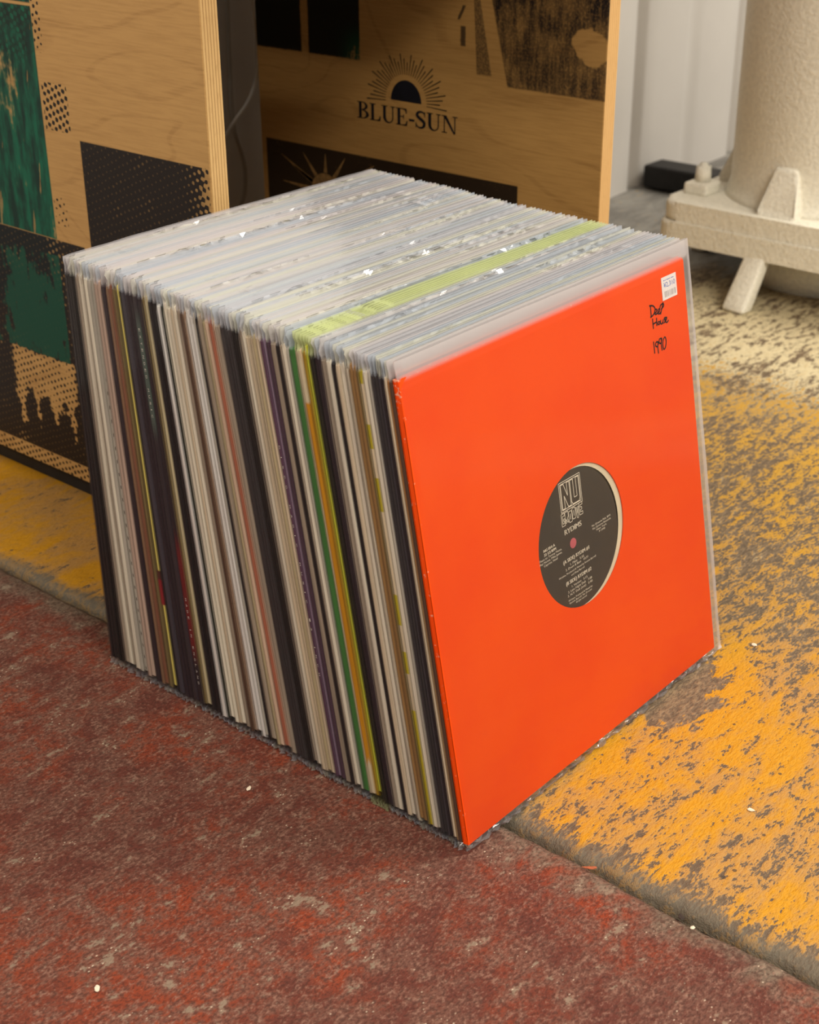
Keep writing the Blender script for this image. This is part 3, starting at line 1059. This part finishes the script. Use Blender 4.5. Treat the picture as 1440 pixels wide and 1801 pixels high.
# front-to-back list: kind, start on the floor line (m, back edge - front edge)
ROW = [
    (0.0039, 0.0064, 'darkbrown'), (0.0064, 0.0082, 'tanbrown'), (0.0082, 0.0100, 'tan'), (0.0100, 0.0118, 'plum'), (0.0118, 0.0138, 'plum'), (0.0138, 0.0158, 'slate'),
    (0.0158, 0.0184, 'charcoal'), (0.0184, 0.0210, 'charcoal'), (0.0210, 0.0234, 'gray'), (0.0234, 0.0275, 'cream'), (0.0275, 0.0312, 'yellowpatch'), (0.0312, 0.0329, 'olive'),
    (0.0329, 0.0357, 'kraft'), (0.0357, 0.0386, 'kraft'), (0.0386, 0.0406, 'cream'), (0.0406, 0.0424, 'taupe'), (0.0424, 0.0466, 'cream'), (0.0466, 0.0499, 'tan'),
    (0.0499, 0.0540, 'black'), (0.0540, 0.0585, 'cream'), (0.0585, 0.0618, 'taupe'), (0.0618, 0.0645, 'plum'), (0.0645, 0.0673, 'plum'), (0.0673, 0.0699, 'black'), (0.0699, 0.0725, 'black'),
    (0.0725, 0.0750, 'lime'), (0.0750, 0.0778, 'olivemustard'), (0.0778, 0.0818, 'mustard'), (0.0818, 0.0840, 'tan'), (0.0840, 0.0897, 'green'), (0.0897, 0.0917, 'gray'), (0.0917, 0.0955, 'cream'),
    (0.0955, 0.0973, 'taupe'), (0.0973, 0.1014, 'black'), (0.1014, 0.1060, 'taupe'), (0.1060, 0.1101, 'purple'), (0.1101, 0.1124, 'mauve'), (0.1124, 0.1150, 'purple_lettered'),
    (0.1150, 0.1189, 'tan'), (0.1189, 0.1219, 'olivetan'), (0.1219, 0.1249, 'tan'), (0.1249, 0.1285, 'tan'), (0.1285, 0.1321, 'cream'), (0.1321, 0.1352, 'taupe'), (0.1352, 0.1385, 'black'), (0.1385, 0.1419, 'black'),
    (0.1419, 0.1450, 'charcoal'), (0.1450, 0.1480, 'charcoal'), (0.1480, 0.1530, 'charcoal'), (0.1530, 0.1572, 'taupe'), (0.1572, 0.1593, 'peach'), (0.1593, 0.1648, 'rust'), (0.1648, 0.1698, 'peach'), (0.1698, 0.1732, 'olivetan'),
    (0.1732, 0.1775, 'taupe'), (0.1775, 0.1811, 'black'), (0.1811, 0.1835, 'gray'), (0.1835, 0.1876, 'white'), (0.1876, 0.1920, 'white'), (0.1920, 0.1956, 'brown_mottled'), (0.1956, 0.1993, 'darkbrown'),
    (0.1993, 0.2038, 'taupe'), (0.2038, 0.2075, 'cream'), (0.2075, 0.2119, 'tan'), (0.2119, 0.2153, 'cream'), (0.2153, 0.2194, 'cream'), (0.2194, 0.2239, 'darkgreen'), (0.2239, 0.2292, 'white'),
    (0.2292, 0.2352, 'black'), (0.2352, 0.2406, 'black'), (0.2406, 0.2457, 'creamolive'), (0.2457, 0.2489, 'olive'), (0.2489, 0.2552, 'darkred_lettered'), (0.2552, 0.2614, 'lettered'), (0.2614, 0.2660, 'plum'), (0.2660, 0.2706, 'plum'),
    (0.2706, 0.2764, 'slate'), (0.2764, 0.2797, 'black'), (0.2797, 0.2845, 'paleyellow'), (0.2845, 0.2888, 'olive'), (0.2888, 0.2923, 'redbrown'), (0.2923, 0.2974, 'brown'), (0.2974, 0.3037, 'plum'),
    (0.3037, 0.3080, 'pink'), (0.3080, 0.3124, 'pink'), (0.3124, 0.3178, 'gray_dashed'), (0.3178, 0.3216, 'gray'), (0.3216, 0.3268, 'cream'), (0.3268, 0.3292, 'taupe'), (0.3292, 0.3350, 'cream'),
    (0.3350, 0.3386, 'taupe'), (0.3386, 0.3445, 'black_scuffed'), (0.3445, 0.3492, 'black'), (0.3492, 0.3536, 'black'), (0.3536, 0.3580, 'black'),
]
KS = [(-0.02, 0.184), (0.0, 0.182), (0.1, 0.174), (0.16, 0.166), (0.193, 0.142), (0.244, 0.102), (0.281, 0.074), (0.328, 0.042), (0.363, 0.003), (0.5, 0.003)]


def lean(y):
    for (a, sa), (b, sb) in zip(KS, KS[1:]):
        if y <= b:
            return sa + (sb - sa) * (y - a) / (b - a)
    return KS[-1][1]


ANCHOR = {'yellowpatch', 'green', 'mustard', 'lime', 'purple_lettered', 'rust', 'darkgreen', 'darkred_lettered', 'paleyellow', 'gray_dashed', 'black_scuffed', 'brown_mottled', 'mauve', 'redbrown', 'creamolive', 'tanbrown'}
ORD = ['first', 'second', 'third', 'fourth', 'fifth', 'sixth', 'seventh', 'eighth', 'ninth', 'tenth', 'eleventh', 'twelfth', 'thirteenth', 'fourteenth', 'fifteenth']
GROUP = 'records in clear plastic sleeves standing in a row'
ANCHOR_LABEL = {
    'yellowpatch': 'record with a cream spine broken by bright yellow patches', 'green': 'record with a thick leaf green spine near the front of the row',
    'mustard': 'record with a mustard orange spine between the green and lime spines', 'lime': 'record with a thin lime yellow spine next to a black spine',
    'purple_lettered': 'record with a purple spine carrying small spaced white letters', 'rust': 'record with a rust red spine between two peach spines',
    'darkgreen': 'record with a blackish green spine in front of a thin white spine', 'darkred_lettered': 'record with a dark spine turning red below with small white letters',
    'paleyellow': 'record with a pale yellow spine interrupted by a red patch', 'gray_dashed': 'record with a light grey spine marked with a line of dark dashes',
    'black_scuffed': 'record with a scuffed black spine fourth from the back of the row', 'brown_mottled': 'record with a mottled brown spine beside two white spines',
    'mauve': 'record with a thin shiny mauve spine among the purple spines', 'redbrown': 'record with a reddish brown spine in the back half of the row',
    'creamolive': 'record with an olive cream spine near the dark red lettered spine', 'tanbrown': 'record with an orange-brown worn spine close behind the front cover',
}

records = []
anchor, since = 'orange front cover', 0
for i, (a, b, kd) in enumerate(ROW):
    s = lean(0.5 * (a + b))
    wdt = b - a
    shrink = 0.965 if a < 0.165 else 0.88
    t = wdt * shrink
    ang = math.atan(s)
    rr = random.Random(100 + i)
    dx = rr.uniform(-0.0005, 0.0005)
    if kd in ANCHOR:
        lab = ANCHOR_LABEL[kd]
        anchor, since = PAL[kd][3] + ' spine', 0
    else:
        since += 1
        lab = '%s record spine in clear plastic, %s behind the %s' % (PAL[kd][3], ORD[since - 1], anchor)
    e = empty('vinyl_record', (dx, a + 0.0002, t * math.sin(ang) + 0.0004), lab, 'record', GROUP, -ang)
    j = put_obj('jacket', JMESH[kd], None, e)
    j.scale = (1, t, 1)
    j.location = (0, 0, 0.0055 if kd == 'lime' else rr.uniform(-0.0012, 0.0010 if sum(PAL[kd][0]) < 0.3 else 0.0034))
    sl_ = put_obj('outer_sleeve', LIME_SLV if 0.0670 <= a < 0.0835 else SMESH[rr.randrange(len(SMESH))], None, e)
    sl_.scale = (1, t, 1)
    sl_.location = (rr.uniform(-0.0004, 0.0004), 0, 0)
    records.append((e, j, kd, t))

# spine lettering on three of them
M_SPTXT = mat_plain('pale_spine_ink', lin(226, 218, 206), 0.6, 0.3, 80, 0.05)
for e, j, kd, t in records:
    spec = {'lettered': ('EXTENDED MUSIC', 0.2950, 0.2290, 0.0016), 'darkred_lettered': ('MADE IN ENGLAND', 0.0960, 0.0220, 0.0015),
            'purple_lettered': ('DISCO MAGIC MUSIC 12 INCH', 0.2500, 0.0820, 0.0011)}.get(kd)
    if not spec:
        continue
    txt, z0, z1, hh = spec
    sh = Shapes()
    n = len(txt)
    for i, ch in enumerate(txt):
        if ch == ' ':
            continue
        zc = z0 + (z1 - z0) * (i + 0.5) / n
        g_ = Shapes()
        fit_text(g_, ch, -0.0011 if ch != 'I' else -0.0003, 0.0011 if ch != 'I' else 0.0003, 0.0, hh)
        # text runs down the spine: letter width along -z, letter height along -y
        sh.add(g_, lambda a_, b_, zc=zc: (t * 0.62 - b_, zc - a_))
    # jacket is scaled in y, so store y in jacket units
    me = mesh('spine_title', [(-0.00022, p[0] / t, p[1]) for p in sh.v], sh.f)
    put_obj('spine_title', me, M_SPTXT, j)

# ------------------------------------------------------------------ the orange record at the front
FA = 0.1800
FT = 0.0046
FY = -0.0012
front = empty('vinyl_record', (0.0, FY, FT * math.sin(FA) + 0.0003), 'bright orange record cover with round centre hole at the front', 'record', GROUP, -FA)
HC = (0.1572, 0.1612)
HR = 0.0500


def holed_board(name, y0, y1, hc, hr, x0, x1, z0, z1, n=72, corner=0.004):
    """board with a round hole; outline rounded at the two top corners"""
    vs, fs = [], []

    def outer(a):
        c_, s_ = math.cos(a), math.sin(a)
        ks = []
        if c_ > 1e-9: ks.append((x1 - hc[0]) / c_)
        if c_ < -1e-9: ks.append((x0 - hc[0]) / c_)
        if s_ > 1e-9: ks.append((z1 - hc[1]) / s_)
        if s_ < -1e-9: ks.append((z0 - hc[1]) / s_)
        k_ = min(ks)
        return hc[0] + c_ * k_, hc[1] + s_ * k_
    angs = [2 * math.pi * i / n for i in range(n)]
    for cx_, cz_ in ((x0, z0), (x1, z0), (x0, z1), (x1, z1)):
        ca = math.atan2(cz_ - hc[1], cx_ - hc[0]) % (2 * math.pi)
        angs += [ca - 0.012, ca, ca + 0.012]
    angs = sorted(set(round(a % (2 * math.pi), 6) for a in angs))
    n = len(angs)
    for y in (y0, y1):
        for a in angs:
            ox, oz = outer(a)
            for cx_, cz_ in ((x0, z1), (x1, z1)):
                qx, qz = cx_ + (corner if cx_ == x0 else -corner), cz_ - corner
                if abs(ox - cx_) <= corner and abs(oz - cz_) <= corner:
                    v = Vector((ox - qx, oz - qz))
                    if v.length > corner:
                        v = v.normalized() * corner
                        ox, oz = qx + v.x, qz + v.y
            vs.append((ox, y, oz))
            vs.append((hc[0] + hr * math.cos(a), y, hc[1] + hr * math.sin(a)))
    for i in range(n):
        k_ = (i + 1) % n
        o0, h0, o1, h1 = 2 * i, 2 * i + 1, 2 * k_, 2 * k_ + 1
        B = 2 * n
        fs += [[o0, o1, h1, h0], [B + o0, B + h0, B + h1, B + o1], [o0, B + o0, B + o1, o1], [h0, h1, B + h1, B + h0]]
    return mesh(name, vs, fs)


def mat_orange():
    g = G('orange_card')
    x, y, z = g.xyz()
    n = g.noise(g.P, 9, 4, 0.6)
    f = g.noise(g.P, 420, 3, 0.6)
    c = g.mix(g.sm(n, 0.35, 0.65), lin(244, 72, 0), lin(248, 80, 2))
    wear = g.sm(g.noise(g.P, 300, 4, 0.7) + g.sm(x, 0.004, 0.0) * 0.16 + g.sm(z, 0.3155, 0.3175) * 0.12 - g.sm(z, 0.31, 0.29) * 0.07, 0.70, 0.76)
    c = g.mix(wear * 0.6, c, lin(240, 190, 160))
    return g.bsdf(c, 0.62, 0.25, normal=g.bump(f, 0.12, 0.0008))


M_ORANGE = mat_orange()
jb = put_obj('jacket', holed_board('jacket', 0.0, 0.0007, HC, HR, 0.0, 0.312, 0.006, 0.318), M_ORANGE, front)
# back board and spine of the same jacket
bmk = box_bm((0.0, FT - 0.0007, 0.006), (0.312, FT, 0.3178), 0.0)
box_bm((0.0, 0.0004, 0.006), (0.0009, FT - 0.0004, 0.3176), 0.0, bm=bmk)
put_obj('jacket_back', bm_mesh('jacket_back', bmk), M_ORANGE, front)
M_PAPER = mat_plain('cream_inner_paper', lin(222, 208, 178), 0.8, 0.2, 40, 0.06)
put_obj('inner_sleeve', holed_board('inner_sleeve', 0.0010, 0.0013, (HC[0] - 0.0046, HC[1] - 0.0005), 0.0495, 0.004, 0.3085, 0.008, 0.3125), M_PAPER, front)
bm = bmesh.new()
DC = (0.1476, 0.1591)
M_VINYL = mat_plain('black_vinyl', lin(18, 17, 17), 0.25, 0.5, 30, 0.1)
bmesh.ops.create_cone(bm, cap_ends=True, segments=96, radius1=0.1460, radius2=0.1460, depth=0.0012, matrix=Matrix.Translation((DC[0] + 0.004, 0.0023, DC[1])) @ Matrix.Rotation(math.pi / 2, 4, 'X'))
disc = put_obj('record_disc', bm_mesh('record_disc', bm), M_VINYL, front)
bm = bmesh.new()
bmesh.ops.create_cone(bm, cap_ends=True, segments=72, radius1=0.0515, radius2=0.0515, depth=0.0002, matrix=Matrix.Translation((DC[0] + 0.002, 0.00155, DC[1])) @ Matrix.Rotation(math.pi / 2, 4, 'X'))
M_LABEL = mat_plain('black_label_paper', lin(62, 56, 50), 0.55, 0.35, 120, 0.05)
lbl = put_obj('centre_label', bm_mesh('centre_label', bm), M_LABEL, disc)
bm = bmesh.new()
bmesh.ops.create_cone(bm, cap_ends=True, segments=24, radius1=0.0036, radius2=0.0036, depth=0.0001, matrix=Matrix.Translation((DC[0], 0.00138, DC[1])) @ Matrix.Rotation(math.pi / 2, 4, 'X'))
put_obj('spindle_hole', bm_mesh('spindle_hole', bm), mat_plain('pink_paper', lin(190, 98, 104), 0.7, 0.2, 60, 0.1), disc)

# print on the centre label (x right, z up in the plane of the cover)
LY = 0.00138
pr = Shapes()
X0, X1, Z0, Z1 = 0.1383, 0.1632, 0.1838, 0.2050
TH = 0.00045
for ins in (0.0, 0.0013):
    a0, a1, b0, b1 = X0 + ins, X1 - ins, Z0 + ins, Z1 - ins
    pr.rect(a0, b0, a1, b0 + TH); pr.rect(a0, b1 - TH, a1, b1); pr.rect(a0, b0, a0 + TH, b1); pr.rect(a1 - TH, b0, a1, b1)


def outline(pts, wd):
    pts = list(pts)
    for p, q in zip(pts, pts[1:] + pts[:1]):
        pr.ribbon([p, q], wd)


nx0, nz0, nw, nh = X0 + 0.0022, Z0 + 0.0020, 0.0098, Z1 - Z0 - 0.0040
N_ = [(0, 0), (0.3, 0), (0.3, 0.52), (0.68, 0), (1, 0), (1, 1), (0.7, 1), (0.7, 0.46), (0.32, 1), (0, 1)]
outline([(nx0 + a * nw, nz0 + b * nh) for a, b in N_], 0.0005)
ux0 = nx0 + nw + 0.0009
U_ = [(0, 0.12), (0.12, 0), (0.88, 0), (1, 0.12), (1, 1), (0.68, 1), (0.68, 0.24), (0.34, 0.24), (0.34, 1), (0, 1)]
outline([(ux0 + a * nw, nz0 + b * nh) for a, b in U_], 0.0005)
# GROOVE in outlined block letters
GL = {'G': [(1, 1), (0, 1), (0, 0), (1, 0), (1, 0.55), (0.55, 0.55), (0.55, 0.4), (0.75, 0.4), (0.75, 0.2), (0.3, 0.2), (0.3, 0.8), (1, 0.8)],
      'R': [(0, 0), (0.28, 0), (0.28, 0.35), (0.7, 0), (1, 0), (0.62, 0.4), (1, 0.55), (1, 1), (0, 1)],
      'O': [(0.1, 0), (0.9, 0), (1, 0.15), (1, 0.85), (0.9, 1), (0.1, 1), (0, 0.85), (0, 0.15)],
      'V': [(0.35, 0), (0.65, 0), (1, 1), (0.7, 1), (0.5, 0.4), (0.3, 1), (0, 1)],
      'E': [(0, 0), (1, 0), (1, 0.22), (0.32, 0.22), (0.32, 0.4), (0.8, 0.4), (0.8, 0.6), (0.32, 0.6), (0.32, 0.78), (1, 0.78), (1, 1), (0, 1)]}
for i, ch in enumerate('GROOVE'):
    gx = 0.1378 + i * 0.00415
    gz = 0.1748 + (0.0006 if i % 2 else -0.0004)
    gh = 0.0078 + (0.0010 if i in (0, 5) else 0)
    outline([(gx + a * 0.0037, gz + b * gh) for a, b in GL[ch]], 0.00042)
    if ch == 'O':
        pr.rect(gx + 0.0016, gz + 0.002, gx + 0.0021, gz + 0.006)
LINES = [('RYDIMS', 0.1396, 0.1592, 0.1678, 0.0036), ('NG 054 A', 0.1147, 0.1274, 0.1648, 0.0019), ('33 1/3 RPM', 0.1148, 0.1282, 0.1619, 0.0019),
         ('Thanx to: Tommy Musto,', 0.1085, 0.1343, 0.1595, 0.0015), ('Ray Nunez, Mike James,', 0.1090, 0.1343, 0.1572, 0.0015), ('Caprice, Noel', 0.1133, 0.1288, 0.1549, 0.0015),
         ('Nu Groove Pub. BMI', 0.1707, 0.1933, 0.1619, 0.0014), ('Nu Groove Records', 0.1712, 0.1935, 0.1596, 0.0014), ('New York', 0.1755, 0.1880, 0.1574, 0.0014), ('P 1990', 0.1785, 0.1857, 0.1552, 0.0014),
         ('(A SIDE) RYDIM #1', 0.1344, 0.1649, 0.1482, 0.0026), ('1. Main   5:35', 0.1418, 0.1580, 0.1450, 0.0016), ('2. Drum & Bass   10:31', 0.1360, 0.1625, 0.1427, 0.0016),
         ('Written, Produced & Mixed by Ronnie Burrell', 0.1275, 0.1716, 0.1398, 0.0013), ('and Rheji Burrell', 0.1416, 0.1572, 0.1372, 0.0013),
         ('(B SIDE) RYDIM #2', 0.1348, 0.1648, 0.1324, 0.0026), ('1. Version   5:15', 0.1408, 0.1592, 0.1290, 0.0016), ('2. Late Night Dub   7:08', 0.1358, 0.1644, 0.1264, 0.0016), ('3. N.Y. Dub (inst)   5:40', 0.1351, 0.1646, 0.1238, 0.0016),
         ('Written, Produced & Mixed by', 0.1352, 0.1639, 0.1203, 0.0013), ('Ronnie Burrell, Nu Groove', 0.1362, 0.1628, 0.1182, 0.0013), ('All rights reserved', 0.1433, 0.1562, 0.1161, 0.0013)]
for txt, a0, a1, zb, hh in LINES:
    for sh_ in ((-0.00022, 0.0, 0.00022) if hh > 0.003 else (-0.00012, 0.00012) if hh > 0.0017 else (0.0,)):
        fit_text(pr, txt, a0 + sh_, a1 + sh_, zb, hh)
M_LPRINT = mat_plain('pale_label_print', lin(226, 216, 196), 0.6, 0.3, 90, 0.04)
put_obj('label_print', pr.mesh('label_print', lambda a, b: (a, LY, b)), M_LPRINT, disc)

# price sticker on the outside of the cover, then the marker handwriting
stk = put_obj('price_sticker', bm_mesh('price_sticker', box_bm((0.2807, -0.0003, 0.2928), (0.3002, -0.00012, 0.3092))), mat_plain('white_sticker', lin(244, 236, 232), 0.5, 0.3, 90, 0.03), front)
tx = Shapes()
fit_text(tx, '¥2,310', 0.2832, 0.2982, 0.3016, 0.0036)
for q_ in range(7):
    tx.rect(0.2834 + q_ * 0.0020, 0.3064, 0.2834 + q_ * 0.0020 + (0.0014, 0.0009, 0.0016)[q_ % 3], 0.3070)
put_obj('sticker_price', tx.mesh('sticker_price', lambda a, b: (a, -0.00036, b)), mat_plain('blue_print', lin(96, 118, 190), 0.6, 0.2, 60, 0.1), stk)
bc = Shapes()
xx = 0.2836
rb = random.Random(5)
while xx < 0.2982:
    ww = rb.choice((0.0003, 0.0005, 0.0008))
    bc.rect(xx, 0.2946, xx + ww, 0.2988)
    xx += ww + rb.choice((0.0003, 0.0006, 0.0009))
put_obj('sticker_barcode', bc.mesh('sticker_barcode', lambda a, b: (a, -0.00036, b)), mat_plain('grey_print', lin(176, 168, 168), 0.6, 0.2, 60, 0.1), stk)
HAND = [[(0.2645, 0.2938), (0.2645, 0.2898), (0.2644, 0.2854)], [(0.263, 0.2939), (0.2677, 0.2927), (0.2701, 0.2901), (0.2688, 0.2875), (0.266, 0.286), (0.2632, 0.2855)], [(0.2687, 0.287), (0.2713, 0.2875), (0.2724, 0.2887), (0.2706, 0.2894), (0.2691, 0.2878), (0.2701, 0.2859), (0.2733, 0.2863)], [(0.2732, 0.2861), (0.2756, 0.2871), (0.2761, 0.2883), (0.2746, 0.2885), (0.2734, 0.2869), (0.2743, 0.2851), (0.2773, 0.2859)], [(0.2811, 0.292), (0.2789, 0.2882), (0.2764, 0.2842)], [(0.2765, 0.2889), (0.2774, 0.2905), (0.2807, 0.2912), (0.2813, 0.2892), (0.2776, 0.2876)], [(0.2659, 0.2841), (0.2658, 0.2805), (0.2659, 0.2766)], [(0.2709, 0.2833), (0.2707, 0.2803), (0.2706, 0.2774)], [(0.2657, 0.28), (0.2682, 0.2802), (0.2711, 0.2805)], [(0.2738, 0.2801), (0.2721, 0.2793), (0.2728, 0.2778), (0.2749, 0.2786), (0.2741, 0.28)], [(0.2761, 0.2804), (0.2755, 0.2786), (0.2766, 0.2773), (0.2786, 0.2783), (0.2792, 0.2799)], [(0.2786, 0.2782), (0.279, 0.2768)], [(0.2825, 0.2808), (0.2805, 0.2801), (0.2818, 0.2784), (0.28, 0.2771)], [(0.2811, 0.2782), (0.2835, 0.2788), (0.284, 0.2802), (0.2824, 0.2799), (0.282, 0.2778), (0.2838, 0.2766), (0.2862, 0.2777)], [(0.2645, 0.2678), (0.2646, 0.2636), (0.2648, 0.2589)], [(0.2703, 0.2659), (0.2679, 0.2664), (0.2666, 0.2644), (0.2686, 0.2629), (0.2704, 0.2646), (0.2703, 0.2659), (0.2694, 0.2623), (0.2696, 0.2575)], [(0.275, 0.2673), (0.2724, 0.2674), (0.2715, 0.2654), (0.2732, 0.264), (0.275, 0.2658), (0.275, 0.2673), (0.2742, 0.2627), (0.2745, 0.2584)], [(0.2791, 0.2671), (0.2769, 0.2654), (0.276, 0.2618), (0.2768, 0.2588), (0.2791, 0.2596), (0.2807, 0.2631), (0.2802, 0.2663), (0.2789, 0.2671)]]
hw = Shapes()
for st_ in HAND:
    P = [(p[0], p[1]) for p in smooth_path(st_, 6)]
    hw.ribbon(P, 0.00115)
put_obj('handwriting', hw.mesh('handwriting', lambda a, b: (a, -0.00015, b)), mat_plain('black_marker', lin(20, 10, 12), 0.4, 0.3, 60, 0.1), front)
me = sleeve_mesh('outer_sleeve', 77, 0.7)
me.materials.append(M_SLV)
fs_ = put_obj('outer_sleeve', me, None, front)
fs_.scale = (1, FT + 0.0008, 1)
fs_.location = (0.0016, -0.0007, 0)

# ------------------------------------------------------------------ small chips of debris on the floor
def chip(loc, sz, rot, mat, label, seed):
    bm = bmesh.new()
    bmesh.ops.create_icosphere(bm, subdivisions=1, radius=1.0)
    rr_ = random.Random(seed)
    for v in bm.verts:
        v.co = Vector((v.co.x * sz[0], v.co.y * sz[1], (v.co.z * 0.5 + 0.5) * sz[2])) * rr_.uniform(0.75, 1.15)
        v.co.z = max(0.0, v.co.z)
    o = put_obj('paint_chip', bm_mesh('paint_chip', bm), mat)
    o.location = loc
    o.rotation_euler = (0, 0, rot)
    return tag(o, label, 'debris', 'chips of debris on the floor')


M_CHIP = mat_plain('pale_chip', lin(232, 214, 190), 0.8, 0.2, 300, 0.1)
M_CHIPD = mat_plain('dark_chip', lin(60, 50, 44), 0.8, 0.2, 300, 0.2)
M_CHIPR = mat_plain('rust_chip', lin(176, 96, 64), 0.8, 0.2, 300, 0.2)
chip((-0.044, 0.158, 0), (0.0030, 0.0018, 0.0014), 0.4, M_CHIP, 'small pale chip on the red floor near the spines', 1)
chip((-0.230, 0.090, 0), (0.0034, 0.0018, 0.0014), 1.0, M_CHIP, 'small white chip on the red floor at lower left', 2)
chip((0.0385, -0.068, 0.0), (0.0052, 0.0016, 0.0016), 2.2, M_CHIPR, 'orange-brown sliver lying at the floor joint', 3)
chip((0.0330, -0.146, 0), (0.0020, 0.0017, 0.0014), 0.2, M_CHIP, 'tiny white chip beside the floor joint at lower right', 4)
chip((0.0370, -0.136, 0), (0.0028, 0.0022, 0.0012), 0.9, M_CHIPD, 'tiny dark crumb beside the floor joint at lower right', 5)
chip((-0.1240, -0.115, 0), (0.0036, 0.0026, 0.0012), 0.5, M_CHIPD, 'small dark crumb on the red floor below the joint', 6)
chip((0.345, -0.018, 0), (0.0032, 0.0026, 0.0020), 0.5, M_CHIP, 'white chip set in a dark pit on the yellow floor', 7)
chip((0.1565, -0.118, 0), (0.0030, 0.0019, 0.0012), 2.0, M_CHIP, 'pale chip on the bright yellow paint at right', 8)
